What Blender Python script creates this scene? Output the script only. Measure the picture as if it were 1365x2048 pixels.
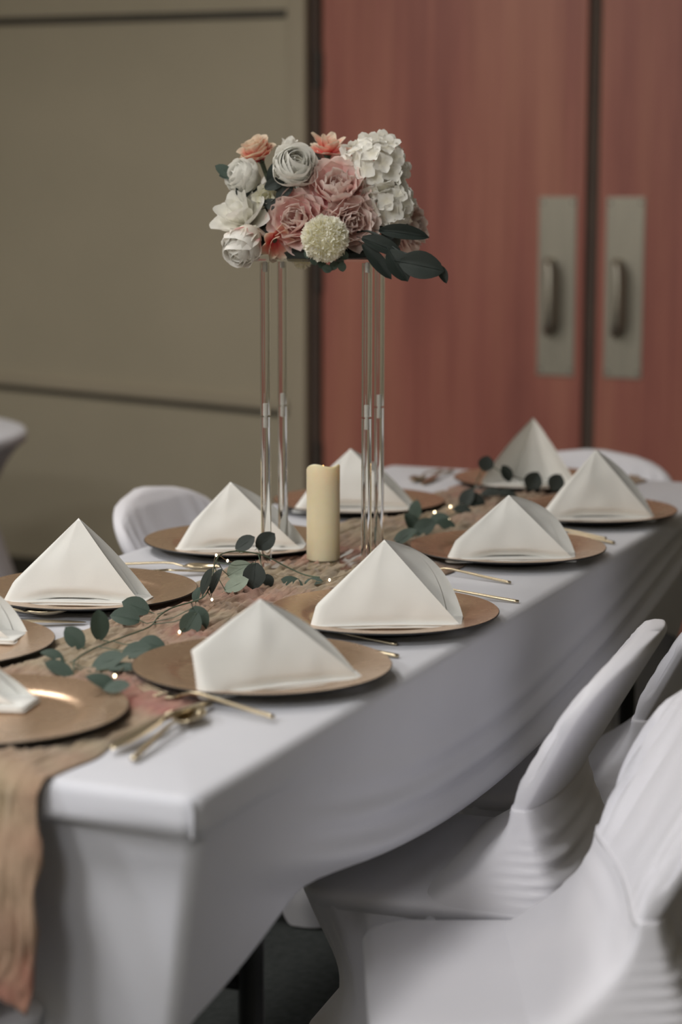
import bpy, bmesh, math, random
from mathutils import Vector, Matrix, noise
PI = math.pi
random.seed(7)
for o in list(bpy.data.objects): bpy.data.objects.remove(o, do_unlink=True)
SC = bpy.context.scene
COL = SC.collection

# ------------------------------------------------------------------ camera
# world: table frame, near end of the table at y = 0, floor at z = 0
IMG_W, IMG_H, F_PX = 1365.0, 2048.0, 4158.9
PITCH, ROLL, YAW = math.radians(9.0267), math.radians(.0839), math.radians(23.2144)
cam = bpy.data.cameras.new('camera'); cam_o = bpy.data.objects.new('camera', cam); COL.objects.link(cam_o)
cam.sensor_fit = 'VERTICAL'; cam.sensor_height = 36.0; cam.sensor_width = 24.0
cam.lens = F_PX / IMG_H * 36.0
cam.clip_start = .05; cam.clip_end = 60
cam_o.location = (1.330, -1.833, 1.3747)
cam_o.rotation_euler = (Matrix.Rotation(YAW, 3, 'Z') @ Matrix.Rotation(PI/2 - PITCH, 3, 'X') @ Matrix.Rotation(ROLL, 3, 'Z')).to_euler()
cam.dof.use_dof = True; cam.dof.focus_distance = 3.08; cam.dof.aperture_fstop = 2.5
SC.camera = cam_o

# ------------------------------------------------------------------ world, exposure, lamps
W = bpy.data.worlds.new('world'); SC.world = W; W.use_nodes = True
W.node_tree.nodes['Background'].inputs[0].default_value = (.55, .6, .68, 1)
W.node_tree.nodes['Background'].inputs[1].default_value = .15
SC.view_settings.view_transform = 'Standard'; SC.view_settings.look = 'None'
SC.view_settings.gamma = 1.0; SC.view_settings.use_curve_mapping = False
SC.view_settings.exposure = -0.08
CEIL = 2.9
LAMPS = [  # x, y, size, power, colour : recessed ceiling lamps and an added frontal fill pair
    (-.30, .55, .30, 8, (1, .95, .88)),
    (-.25, -1.35, .60, 40, (1, .98, .95)),
    (-.40, -3.8, .80, 72, (.99, .98, .97)),  # unseen, added behind the camera as frontal fill
    (-2.2, -2.4, .60, 48, (.97, .98, 1)),
    (-.6, 2.9, .30, 6, (1, .90, .78)),
    (-1.7, 1.3, .60, 36, (1, .95, .88)),
    (.95, -3.9, .80, 55, (.99, .98, .98)),  # second added fill, brightens camera-facing surfaces and the table's right side
]
for i, (x, y, s, p, c) in enumerate(LAMPS):
    l = bpy.data.lights.new('ceiling_lamp_light', 'AREA'); l.shape = 'DISK'; l.size = s; l.energy = p; l.color = c
    lo = bpy.data.objects.new('ceiling_lamp_light', l); COL.objects.link(lo); lo.location = (x, y, CEIL - .03)

# ------------------------------------------------------------------ helpers
class MB:
    def __init__(s): s.v = []; s.f = []; s.uv = None
    def add(s, vs, fs):
        n = len(s.v); s.v += [tuple(q) for q in vs]; s.f += [tuple(i + n for i in g) for g in fs]; return s
    def box(s, x0, x1, y0, y1, z0, z1):
        return s.add([(x0,y0,z0),(x1,y0,z0),(x1,y1,z0),(x0,y1,z0),(x0,y0,z1),(x1,y0,z1),(x1,y1,z1),(x0,y1,z1)],
                     [(0,3,2,1),(4,5,6,7),(0,1,5,4),(1,2,6,5),(2,3,7,6),(3,0,4,7)])
    def grid(s, rows, closed=False, flip=False):
        n = len(s.v); m = len(rows[0])
        for r in rows: s.v += [tuple(q) for q in r]
        for i in range(len(rows) - 1):
            for j in range(m if closed else m - 1):
                a, b = n + i*m + j, n + i*m + (j+1) % m
                q = (a, b, b + m, a + m)
                s.f.append(q[::-1] if flip else q)
        return s
    def cap(s, ring, flip=False):
        n = len(s.v); s.v += [tuple(q) for q in ring]; f = tuple(range(n, n + len(ring))); s.f.append(f[::-1] if flip else f); return s
    def loft(s, rings, cap0=True, cap1=True):
        s.grid(rings, closed=True)
        if cap0: s.cap(rings[0], True)
        if cap1: s.cap(rings[-1])
        return s
    def tube(s, pts, rad, n=8):
        pts = [Vector(p) for p in pts]; rings = []; up = Vector((0, 0, 1))
        prev = None
        for i, p in enumerate(pts):
            t = (pts[min(i+1, len(pts)-1)] - pts[max(i-1, 0)]).normalized()
            if prev is None:
                a = t.cross(up)
                if a.length < .05: a = t.cross(Vector((1, 0, 0)))
            else: a = prev - t * prev.dot(t)
            a.normalize(); prev = a; b = t.cross(a)
            r = rad[i] if isinstance(rad, (list, tuple)) else rad
            rings.append([p + (a*math.cos(2*PI*k/n) + b*math.sin(2*PI*k/n))*r for k in range(n)])
        return s.loft(rings)
    def lathe(s, prof, n=48, c=(0, 0, 0), caps=True):
        rings = [[(c[0] + r*math.cos(2*PI*k/n), c[1] + r*math.sin(2*PI*k/n), c[2] + z) for k in range(n)] for r, z in prof]
        return s.loft(rings, caps, caps)
    def mesh(s, name, smooth=True, auto=None):
        me = bpy.data.meshes.new(name); me.from_pydata(s.v, [], s.f)
        bm = bmesh.new(); bm.from_mesh(me)
        bmesh.ops.remove_doubles(bm, verts=bm.verts, dist=1e-6)
        bmesh.ops.recalc_face_normals(bm, faces=bm.faces)
        bm.to_mesh(me); bm.free()
        if smooth:
            for p in me.polygons: p.use_smooth = True
            if auto: me.set_sharp_from_angle(angle=math.radians(auto))
        me.update(); return me
    def build(s, name, m, parent=None, smooth=True, auto=40, bevel=0):
        me = s.mesh(name, smooth, auto)
        o = obj(name, me, m, parent)
        if bevel:
            b = o.modifiers.new('bevel', 'BEVEL'); b.width = bevel; b.segments = 2; b.limit_method = 'ANGLE'; b.angle_limit = math.radians(50)
        return o
def obj(name, me, m, parent=None):
    if m and not me.materials: me.materials.append(m)
    o = bpy.data.objects.new(name, me); COL.objects.link(o)
    if parent: o.parent = parent
    return o
def thing(name, label, cat, loc=(0, 0, 0), rz=0, group=None):
    o = bpy.data.objects.new(name, None); COL.objects.link(o); o.empty_display_size = .05
    o.location = loc; o.rotation_euler = (0, 0, rz); return tag(o, label, cat, group)
def tag(o, label, cat, group=None):
    o['label'] = label; o['category'] = cat
    if group: o['group'] = group
    return o
def struct(o, label=None):
    o['kind'] = 'structure'
    if label: o['label'] = label
    return o
def nz(x, y=0, z=0): return noise.noise(Vector((x, y, z)))
def sm(a, b, x):
    t = min(1, max(0, (x - a)/(b - a))); return t*t*(3 - 2*t)
def lerp(a, b, t): return a + (b - a)*t

# ------------------------------------------------------------------ materials
def mat(name, col, rough=.6, metal=0, **kw):
    m = bpy.data.materials.new(name); m.use_nodes = True
    b = m.node_tree.nodes['Principled BSDF']
    b.inputs['Base Color'].default_value = (*col, 1); b.inputs['Roughness'].default_value = rough; b.inputs['Metallic'].default_value = metal
    for k, v in kw.items():
        k = k.replace('_', ' ')
        b.inputs[k].default_value = v
    return m
def N(m, t, **kw):
    n = m.node_tree.nodes.new(t)
    for k, v in kw.items(): setattr(n, k, v)
    return n
def Lk(m, a, b): m.node_tree.links.new(a, b)
def B(m): return m.node_tree.nodes['Principled BSDF']
def coords(m, kind='Object', scale=(1, 1, 1)):
    t = N(m, 'ShaderNodeTexCoord'); mp = N(m, 'ShaderNodeMapping'); mp.inputs['Scale'].default_value = scale
    Lk(m, t.outputs[kind], mp.inputs['Vector']); return mp.outputs[0]
def noise_n(m, vec, scale, detail=4, rough=.5):
    n = N(m, 'ShaderNodeTexNoise'); n.inputs['Scale'].default_value = scale; n.inputs['Detail'].default_value = detail; n.inputs['Roughness'].default_value = rough
    Lk(m, vec, n.inputs['Vector']); return n.outputs['Fac']
def ramp(m, fac, stops):
    r = N(m, 'ShaderNodeValToRGB'); e = r.color_ramp.elements
    while len(e) > 1: e.remove(e[-1])
    e[0].position = stops[0][0]; e[0].color = (*stops[0][1], 1)
    for p, c in stops[1:]:
        q = e.new(p); q.color = (*c, 1)
    Lk(m, fac, r.inputs[0]); return r.outputs[0]
def bump(m, fac, strength=.2, dist=.01):
    b = N(m, 'ShaderNodeBump'); b.inputs['Strength'].default_value = strength; b.inputs['Distance'].default_value = dist
    Lk(m, fac, b.inputs['Height']); Lk(m, b.outputs[0], B(m).inputs['Normal'])
def noisy(name, c0, c1, scale, rough=.6, detail=5, kind='Object', stretch=(1, 1, 1), lo=.3, hi=.7, bmp=0, bscale=None, **kw):
    m = mat(name, c0, rough, **kw); v = coords(m, kind, stretch)
    Lk(m, ramp(m, noise_n(m, v, scale, detail), [(lo, c0), (hi, c1)]), B(m).inputs['Base Color'])
    if bmp: bump(m, noise_n(m, coords(m, kind), bscale or scale*4, 3), bmp, .002)
    return m

M = {}
M['wall'] = noisy('taupe_wall_paint', (.40, .355, .265), (.43, .38, .285), 3, .55, bmp=.1, bscale=180)
M['rail_dark'] = noisy('dark_rail_paint', (.05, .045, .035), (.065, .058, .045), 6, .5)
M['frame'] = noisy('taupe_frame_paint', (.39, .34, .255), (.42, .365, .275), 4, .5)
M['gap'] = noisy('door_gap_seal', (.075, .05, .04), (.095, .065, .05), 6, .7)
M['ceil'] = noisy('ceiling_white', (.62, .62, .6), (.68, .68, .66), 8, .9)
M['carpet'] = noisy('dark_carpet', (.03, .037, .037), (.055, .062, .062), 60, .95, bmp=.6, bscale=400)
def wood():
    m = mat('red_cherry_veneer', (.3, .1, .07), .42)
    v = coords(m, 'Object', (7, 7, .55))
    n1 = noise_n(m, v, 1.0, 6, .6); v2 = coords(m, 'Object', (60, 60, 1.2)); n2 = noise_n(m, v2, 1, 4, .6)
    c1 = ramp(m, n1, [(.25, (.28, .090, .076)), (.45, (.42, .148, .116)), (.7, (.55, .235, .165))])
    mx = N(m, 'ShaderNodeMix', data_type='RGBA', blend_type='MULTIPLY'); mx.inputs[0].default_value = .6
    Lk(m, c1, mx.inputs[6]); Lk(m, ramp(m, n2, [(.3, (.72, .66, .62)), (.7, (1, 1, 1))]), mx.inputs[7])
    Lk(m, mx.outputs[2], B(m).inputs['Base Color']); return m
M['wood'] = wood()
M['steel'] = noisy('brushed_steel', (.36, .34, .29), (.42, .395, .335), 2, .42, metal=.75, stretch=(80, 80, 2))
M['hinge'] = noisy('dark_hinge', (.06, .055, .05), (.09, .08, .07), 10, .5, metal=.6)
def cloth(name, c0, c1, rough=.75, fine=900, b=.12, sheen=.3):
    m = noisy(name, c0, c1, 5, rough, bmp=b, bscale=fine); B(m).inputs['Sheen Weight'].default_value = sheen; return m
M['spandex'] = cloth('white_spandex', (.62, .63, .69), (.65, .66, .72), .6)
M['chair_spandex'] = cloth('chair_white_spandex', (.70, .70, .76), (.74, .735, .79), .55)
M['napkin'] = cloth('ivory_napkin_cotton', (.80, .80, .77), (.84, .84, .815), .8, 1400, .15)
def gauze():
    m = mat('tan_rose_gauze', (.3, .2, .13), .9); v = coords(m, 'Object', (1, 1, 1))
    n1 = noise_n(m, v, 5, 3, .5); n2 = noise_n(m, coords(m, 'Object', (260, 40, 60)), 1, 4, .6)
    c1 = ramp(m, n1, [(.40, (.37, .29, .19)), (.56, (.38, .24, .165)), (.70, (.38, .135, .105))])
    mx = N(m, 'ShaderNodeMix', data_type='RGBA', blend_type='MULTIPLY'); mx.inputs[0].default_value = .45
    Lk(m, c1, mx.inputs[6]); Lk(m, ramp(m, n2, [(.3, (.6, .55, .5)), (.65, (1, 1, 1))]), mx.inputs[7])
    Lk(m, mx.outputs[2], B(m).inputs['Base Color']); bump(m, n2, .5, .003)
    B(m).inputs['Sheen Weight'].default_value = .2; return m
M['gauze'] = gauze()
def charger():
    m = mat('bronze_charger', (.4, .25, .14), .34, .66)
    t = N(m, 'ShaderNodeTexCoord'); sp = N(m, 'ShaderNodeSeparateXYZ'); Lk(m, t.outputs['Object'], sp.inputs[0])
    at = N(m, 'ShaderNodeMath', operation='ARCTAN2'); Lk(m, sp.outputs[1], at.inputs[0]); Lk(m, sp.outputs[0], at.inputs[1])
    ln = N(m, 'ShaderNodeVectorMath', operation='LENGTH'); Lk(m, t.outputs['Object'], ln.inputs[0])
    a2 = N(m, 'ShaderNodeMath', operation='MULTIPLY'); Lk(m, at.outputs[0], a2.inputs[0]); a2.inputs[1].default_value = 26
    l2 = N(m, 'ShaderNodeMath', operation='MULTIPLY'); Lk(m, ln.outputs['Value'], l2.inputs[0]); l2.inputs[1].default_value = 60
    cb = N(m, 'ShaderNodeCombineXYZ'); Lk(m, a2.outputs[0], cb.inputs[0]); Lk(m, l2.outputs[0], cb.inputs[1])
    n1 = noise_n(m, cb.outputs[0], 1.2, 5, .65)
    n2 = noise_n(m, coords(m), 14, 3)
    Lk(m, ramp(m, n1, [(.3, (.50, .335, .22)), (.58, (.58, .40, .265)), (.76, (.85, .66, .42))]), B(m).inputs['Base Color'])
    rr = N(m, 'ShaderNodeMapRange'); Lk(m, n2, rr.inputs[0]); rr.inputs[3].default_value = .20; rr.inputs[4].default_value = .34; Lk(m, rr.outputs[0], B(m).inputs['Roughness'])
    bump(m, n1, .18, .0015); return m
M['charger'] = charger()
M['charger_under'] = noisy('black_charger_underside', (.008, .008, .009), (.014, .013, .013), 20, .5)
M['gold'] = noisy('polished_gold_flatware', (.56, .475, .33), (.64, .545, .385), 30, .30, metal=1.0)
M['candle'] = mat('ivory_wax', (.80, .72, .50), .5, Subsurface_Weight=.35, Subsurface_Scale=.02)
B(M['candle']).inputs['Subsurface Radius'].default_value = (1, .6, .25)
Lk(M['candle'], ramp(M['candle'], noise_n(M['candle'], coords(M['candle']), 25, 3), [(.3, (.80, .71, .48)), (.7, (.84, .76, .55))]), B(M['candle']).inputs['Base Color'])
M['flame'] = mat('amber_led', (1, .6, .2), .4); B(M['flame']).inputs['Emission Color'].default_value = (1, .55, .18, 1); B(M['flame']).inputs['Emission Strength'].default_value = 5
def acrylic():
    m = mat('clear_acrylic', (.97, .985, .98), .02, 0, IOR=1.47); B(m).inputs['Transmission Weight'].default_value = 1
    Lk(m, ramp(m, noise_n(m, coords(m), 5, 2), [(.3, (.95, .965, .955)), (.7, (.975, .985, .98))]), B(m).inputs['Base Color']); return m
M['acrylic'] = acrylic()
M['connector'] = noisy('frosted_connector', (.62, .61, .57), (.70, .69, .65), 60, .5)
def leafm(name, c0, c1, rough=.55):
    m = noisy(name, c0, c1, 60, rough, bmp=.25, bscale=300); return m
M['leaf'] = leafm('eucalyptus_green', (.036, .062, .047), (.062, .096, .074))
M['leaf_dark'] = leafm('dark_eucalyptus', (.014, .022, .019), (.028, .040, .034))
M['leaf_pale'] = leafm('pale_leaf_back', (.20, .25, .19), (.27, .32, .25))
M['stem'] = leafm('green_stem', (.06, .09, .06), (.10, .14, .09))
M['wire'] = noisy('copper_wire', (.55, .45, .32), (.62, .52, .38), 30, .35, metal=.9)
M['bulb'] = mat('warm_bulb', (1, .85, .6), .3); B(M['bulb']).inputs['Emission Color'].default_value = (1, .82, .52, 1); B(M['bulb']).inputs['Emission Strength'].default_value = 7
def petalm(name, base, mid, tip, rough=.6):
    m = mat(name, mid, rough); u = N(m, 'ShaderNodeUVMap'); sp = N(m, 'ShaderNodeSeparateXYZ'); Lk(m, u.outputs[0], sp.inputs[0])
    n = noise_n(m, coords(m, 'Object', (1, 1, 1)), 3, 3)
    ad = N(m, 'ShaderNodeMath', operation='MULTIPLY_ADD'); Lk(m, n, ad.inputs[0]); ad.inputs[1].default_value = .5; ad.inputs[2].default_value = -.25
    a2 = N(m, 'ShaderNodeMath', operation='ADD'); Lk(m, sp.outputs[1], a2.inputs[0]); Lk(m, ad.outputs[0], a2.inputs[1])
    Lk(m, ramp(m, a2.outputs[0], [(.08, base), (.5, mid), (.92, tip)]), B(m).inputs['Base Color'])
    tr = N(m, 'ShaderNodeBsdfTranslucent'); mx = N(m, 'ShaderNodeMixShader'); mx.inputs[0].default_value = .32
    out = m.node_tree.nodes['Material Output']; col = B(m).inputs['Base Color'].links[0].from_socket
    Lk(m, col, tr.inputs['Color']); Lk(m, B(m).outputs[0], mx.inputs[1]); Lk(m, tr.outputs[0], mx.inputs[2]); Lk(m, mx.outputs[0], out.inputs['Surface'])
    return m
M['p_pink'] = petalm('peony_pink', (.88, .30, .35), (.92, .56, .53), (.93, .77, .72))
M['p_blush'] = petalm('peony_blush', (.90, .46, .45), (.93, .68, .63), (.94, .83, .78))
M['p_white'] = petalm('petal_white', (.86, .83, .72), (.92, .905, .84), (.93, .925, .885))
M['p_coral'] = petalm('petal_coral', (.86, .08, .13), (.88, .36, .28), (.86, .74, .58))
M['p_whitepink'] = petalm('petal_white_pink_base', (.86, .22, .27), (.90, .84, .78), (.91, .90, .86))
M['p_cream'] = petalm('petal_cream', (.82, .78, .55), (.88, .86, .70), (.90, .89, .80))
M['pole_black'] = noisy('black_leg_metal', (.008, .009, .009), (.015, .016, .016), 20, .45, metal=.3)
M['board'] = noisy('table_board', (.35, .33, .29), (.42, .40, .35), 12, .6)

# ------------------------------------------------------------------ room shell
XL, XR, YF, YB = -3.8, 3.6, -4.6, 4.2
struct(MB().box(XL, XR, YF, YB + .2, -.08, 0).build('floor', M['carpet'], smooth=False), 'dark carpeted floor')
struct(MB().box(XL, XR, YF, YB + .2, CEIL, CEIL + .08).build('ceiling', M['ceil'], smooth=False), 'white ceiling')
struct(MB().box(XL - .1, XL, YF, YB + .2, 0, CEIL).build('wall_left', M['wall'], smooth=False), 'taupe side wall')
struct(MB().box(XR, XR + .1, YF, YB + .2, 0, CEIL).build('wall_right', M['wall'], smooth=False), 'taupe side wall')
struct(MB().box(XL, XR, YF - .1, YF, 0, CEIL).build('wall_front', M['wall'], smooth=False), 'taupe wall behind the camera')
DX0, DM0, DM1, DX1, DTOP = -1.336, -.478, -.436, .42, 2.25
wb = MB()
wb.box(XL, DX0 - .035, YB, YB + .12, 0, CEIL); wb.box(DX1 + .035, XR, YB, YB + .12, 0, CEIL); wb.box(DX0 - .035, DX1 + .035, YB, YB + .12, DTOP + .035, CEIL)
struct(wb.build('wall_back', M['wall'], smooth=False), 'taupe wall beside the red wooden doors')
struct(MB().box(DX0 - .035, DX1 + .035, YB + .13, YB + .18, 0, DTOP + .035).build('trim_1', M['gap'], smooth=False), 'dark gap behind the doors')
fr = MB()
for x0, x1 in ((DX0 - .095, DX0 - .035), (DX1 + .035, DX1 + .095)): fr.box(x0, x1, YB - .025, YB + .13, 0, DTOP + .095)
fr.box(DX0 - .035, DX1 + .035, YB - .025, YB + .13, DTOP + .035, DTOP + .095)
for x0, x1 in ((DX0 - .035, DX0 - .005), (DX1 + .005, DX1 + .035)): struct(MB().box(x0, x1, YB + .012, YB + .12, 0, DTOP + .03).build('trim_6', M['gap'], smooth=False), 'dark brown strip between door and frame')
struct(MB().box(DM0 + .004, DM1 - .004, YB + .04, YB + .11, 0, DTOP).build('trim_7', M['gap'], smooth=False), 'dark brown meeting strip between the doors')
struct(fr.build('trim_2', M['frame'], smooth=False, bevel=.004), 'taupe door frame')
# wall rails left of the doors
def rail(name, z0, z1, depth, h, m, label):
    b = MB(); xa, xb = XL + .01, -1.445
    za = z0 + (z0 - z1)/(1.09)*(-2.52 - xa) if False else z0 + (z1 - z0)*(xa + 2.52)/(1.084)
    b.add([(xa, YB - depth, za), (xb, YB - depth, z1), (xb, YB + .001, z1), (xa, YB + .001, za), (xa, YB - depth, za + h), (xb, YB - depth, z1 + h), (xb, YB + .001, z1 + h), (xa, YB + .001, za + h)],
          [(0,3,2,1),(4,5,6,7),(0,1,5,4),(1,2,6,5),(2,3,7,6),(3,0,4,7)])
    return struct(b.build(name, m, smooth=False, bevel=.003), label)
rail('trim_3', 1.884, 1.880, .012, .024, M['rail_dark'], 'thin dark rail high on the taupe wall')
rail('trim_4', .676, .630, .010, .018, M['rail_dark'], 'dark strip painted as the shadow under the chair rail')  # shade below the chair rail, put in as a dark strip
rail('trim_5', .694, .648, .020, .036, M['frame'], 'taupe chair rail on the wall')
struct(MB().box(XL + .01, DX0 - .1, YB - .012, YB, 0, .1).build('baseboard_back', M['rail_dark'], smooth=False), 'dark baseboard')

def door(name, x0, x1, px, label, hinge_left):
    t = thing(name, label, 'door'); del t['category']; struct(t)
    s = MB().box(x0, x1, YB + .03, YB + .075, .008, DTOP).build('slab', M['wood'], t, smooth=False, bevel=.003)
    y = YB + .03
    p = MB().box(px, px + .118, y - .004, y, .792, 1.331).build('pull_plate', M['steel'], t, smooth=False, bevel=.002)
    hx = px + .055
    pts = [(hx - .012, y - .002, 1.135), (hx - .014, y - .03, 1.138), (hx - .004, y - .052, 1.125), (hx, y - .058, 1.10), (hx, y - .058, 1.02), (hx, y - .058, .965), (hx - .004, y - .052, .942), (hx - .014, y - .03, .93), (hx - .012, y - .002, .932)]
    MB().tube(pts, [.016, .015, .0165, .0175, .0175, .0175, .0165, .015, .016], 12).build('handle', M['steel'], p)
    for zz in (.81, 1.313):
        for dx in (.012, .106):
            MB().lathe([(.0, 0), (.004, 0), (.004, .0015), (.0, .0022)], 10).build('screw', M['hinge'], p).matrix_local = Matrix.Translation((px + dx, y - .004, zz)) @ Matrix.Rotation(PI/2, 4, 'X')
    if hinge_left:
        for zz in (.25, .495, 1.085, 1.9) if False else (.495, 1.085, 1.72):
            h = MB(); h.lathe([(.013, -.055), (.013, .055)], 12, (x0 - .008, y - .012, zz)); h.box(x0 - .02, x0 + .004, y - .006, y + .002, zz - .05, zz + .05)
            h.build('hinge', M['hinge'], t)
    return t
door('door_1', DX0, DM0, -.620, 'red-brown wooden door leaf on the left, hinged at the taupe wall', True)
door('door_2', DM1, DX1, -.410, 'red-brown wooden door leaf on the right, cut by the photo edge', False)

# ceiling lamps (above the frame), with the added fill pair behind the camera
LAMP_L = ['small round ceiling lamp above the near half of the table', 'round ceiling lamp in front of the near table end, above the camera side', 'large round fill light added behind the camera, the left one of the pair', 'round ceiling lamp near the left side behind the camera', 'small round ceiling lamp before the red doors', 'round ceiling lamp above the blurred table at the left', 'large round fill light added behind the camera, the right one of the pair']
for i, (x, y, s, p, c) in enumerate(LAMPS):
    t = thing('ceiling_lamp', LAMP_L[i], 'lamp', (x, y, CEIL), 0, 'recessed ceiling lamps')
    MB().lathe([(s/2 + .03, 0), (s/2 + .03, -.012), (s/2 + .005, -.014), (s/2 + .005, 0)], 32, caps=False).build('ring', M['ceil'], t)

# ------------------------------------------------------------------ banquet table
TW, TL, TH = .381, 2.44, .75
t = thing('banquet_table', 'long folding banquet table hidden under the white stretch cover', 'table')
MB().box(-TW + .006, TW - .006, .006, TL - .006, TH - .045, TH - .004).build('tabletop', M['board'], t, smooth=False, bevel=.008)
for ly in (.36, TL - .36):
    for lx in (-.27, .27):
        MB().tube([(lx, ly, .01), (lx, ly, .35), (lx, ly, TH - .046)], .016, 12).build('leg', M['pole_black'], t)
    MB().tube([(-.27, ly, .12), (.27, ly, .12)], .011, 10).build('crossbar', M['pole_black'], t)
    s = 1 if ly < 1 else -1
    MB().tube([(0, ly, .40), (0, ly + s*.35, TH - .05)], .010, 10).build('brace', M['pole_black'], t)
    MB().tube([(-.27, ly, .40), (.27, ly, .40)], .010, 10).build('crossbar', M['pole_black'], t)

def perimeter(hw, y0, y1, r, nl=110, ns=36, nc=9):
    P = []
    def line(a, b, n, nrm, side):
        for i in range(n):
            q = Vector(a).lerp(Vector(b), i/n); P.append((q, Vector(nrm), side))
    def arc(c, a0, n):
        for i in range(n):
            a = a0 + PI/2*i/n; d = Vector((math.cos(a), math.sin(a))); P.append((Vector(c) + d*r, d, 'c'))
    line((hw, y0 + r), (hw, y1 - r), nl, (1, 0), 'l'); arc((hw - r, y1 - r), 0, nc)
    line((hw - r, y1), (-hw + r, y1), ns, (0, 1), 'e'); arc((-hw + r, y1 - r), PI/2, nc)
    line((-hw, y1 - r), (-hw, y0 + r), nl, (-1, 0), 'l'); arc((-hw + r, y0 + r), PI, nc)
    line((-hw + r, y0), (hw - r, y0), ns, (0, -1), 'e'); arc((hw - r, y0 + r), -PI/2, nc)
    return P
def table_cover():
    b = MB(); HW, Y0, Y1 = TW + .004, -.004, TL + .004; P = perimeter(HW, Y0, Y1, .022)
    NV = 60; rows = []
    for v in range(NV + 1):
        row = []
        for p, n, side in P:
            yy = min(max(p.y, 0), TL); long_ = side == 'l' or (side == 'c' and abs(n.x) > .7)
            dl = min(yy, TL - yy); de = TW - min(abs(p.x), TW)
            w_ = (yy/TL)**.7
            swag = .700 - .19*math.sin(PI*w_)
            if long_: hem = min(.01 + .435*(1 - math.exp(-(dl + .001)/.008)) + .085*sm(0, .42, dl), swag - .018 if dl > .1 else 9)
            else: hem = .01 + .30*(1 - math.exp(-de/.10))
            if v <= 4:
                a = PI/2*v/4; z = TH + .001 - .013*(1 - math.cos(a)); off = -.013 + .013*math.sin(a)
                row.append((p.x + n.x*off, p.y + n.y*off, z)); continue
            z = lerp(TH - .012, hem, (v - 4)/(NV - 4))
            drop = max(0, .70 - z)
            iy = .036*sm(.714, .690, z) + .20*drop                       # end panels step in under the band, then slant to the feet
            ixc = .016*sm(.714, .690, z) + .24*drop                      # long side right at the corner
            dip = .012*sm(TH - .015, swag + .06, z)
            fold = .017*math.exp(-((z - swag - .010)/.017)**2) + .012*math.exp(-((z - swag - .056)/.015)**2) + .006*math.exp(-((z - swag - .100)/.017)**2)
            ixl = dip - fold*sm(.0, .35, dl) + .05*sm(swag, swag - .05, z)
            ix = lerp(ixc, ixl, sm(.04, .45, dl)) if side == 'l' else ixc
            if side == 'e': iy += .0018*math.sin(p.x*23 + z*31)*sm(.70, .6, z)
            x = math.copysign(max(0, abs(p.x)*(HW - ix)/HW), p.x); y = TL/2 + (p.y - TL/2)*(TL/2 + .004 - iy)/(TL/2 + .004)
            row.append((x, y, z))
        rows.append(row)
    b.grid(rows, closed=True)
    # flat top, a concentric fan of rings
    top = [(rows[0][i][0], rows[0][i][1]) for i in range(len(P))]
    prev = rows[0]
    for k in range(1, 4):
        s = 1 - k*.28
        ring = [(x*s, TL/2 + (y - TL/2)*lerp(1, s, .5), TH + .001) for x, y in top]
        b.grid([ring, prev], closed=True); prev = ring
    b.cap(prev)
    o = b.build('tablecloth', M['spandex'], auto=None)
    tag(o, 'white stretch cover over the long banquet table, hem arched between its feet', 'tablecloth')
    s = o.modifiers.new('thick', 'SOLIDIFY'); s.thickness = .0015; s.offset = -1
    # seam at the near right corner
    return o
cover = table_cover()
pts = [(TW - .004, -.001, TH - .003), (TW - .001, -.002, TH - .015), (TW - .0015, -.002, TH - .03), (TW - .003, 0, TH - .042)]
MB().tube(pts, .0022, 6).build('seam', M['spandex'], cover)

# ------------------------------------------------------------------ place settings: chargers
CH = [  # name key, x, y
    ('R1', .222, .497), ('R2', .237, .871), ('R3', .229, 1.446), ('R4', .238, 1.893),
    ('L0', -.241, .441), ('L1', -.233, .843), ('L2', -.213, 1.328), ('L3', -.199, 1.818), ('N1', .024, .166), ('F', .015, 2.245)]
CHL = {'R1': 'bronze charger plate nearest on the right row, above the near table corner', 'R2': 'bronze charger plate second on the right row, in front of the candle',
       'R3': 'bronze charger plate third on the right row, beyond the candle', 'R4': 'bronze charger plate at the far right corner of the table',
       'L0': 'bronze charger plate cut by the left edge, behind the nearest plate', 'L1': 'bronze charger plate on the left row beside the spoon at the photo edge',
       'L2': 'bronze charger plate left of the candle, in front of the white chair', 'L3': 'bronze charger plate behind the candle and the clear stand',
       'N1': 'bronze charger plate at the near end, lying on the gauze runner', 'F': 'bronze charger plate at the far end before the doors'}
ZP = TH + .0035
prof_top = [(0, .0062), (.105, .0062), (.109, .0068), (.114, .0095), (.120, .0118), (.160, .0168), (.1645, .0176)]
prof_und = [(.1645, .0176), (.1655, .0166), (.1645, .0150), (.118, .0085), (.112, .001), (.108, 0), (.0, 0)]
top_me = MB().lathe(prof_top, 96, caps=False).mesh('charger_top', True, 50); und_me = MB().lathe(prof_und, 96, caps=False).mesh('charger_underside', True, 50)
def fix_fan(me): return me
for k, x, y in CH:
    t = thing('charger_plate', CHL[k], 'plate', (x, y, ZP), 0, 'bronze charger plates')
    o = obj('plate_top', top_me, M['charger'], t); o.rotation_euler.z = random.uniform(0, 6)
    obj('underside', und_me, M['charger_under'], t)

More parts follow.
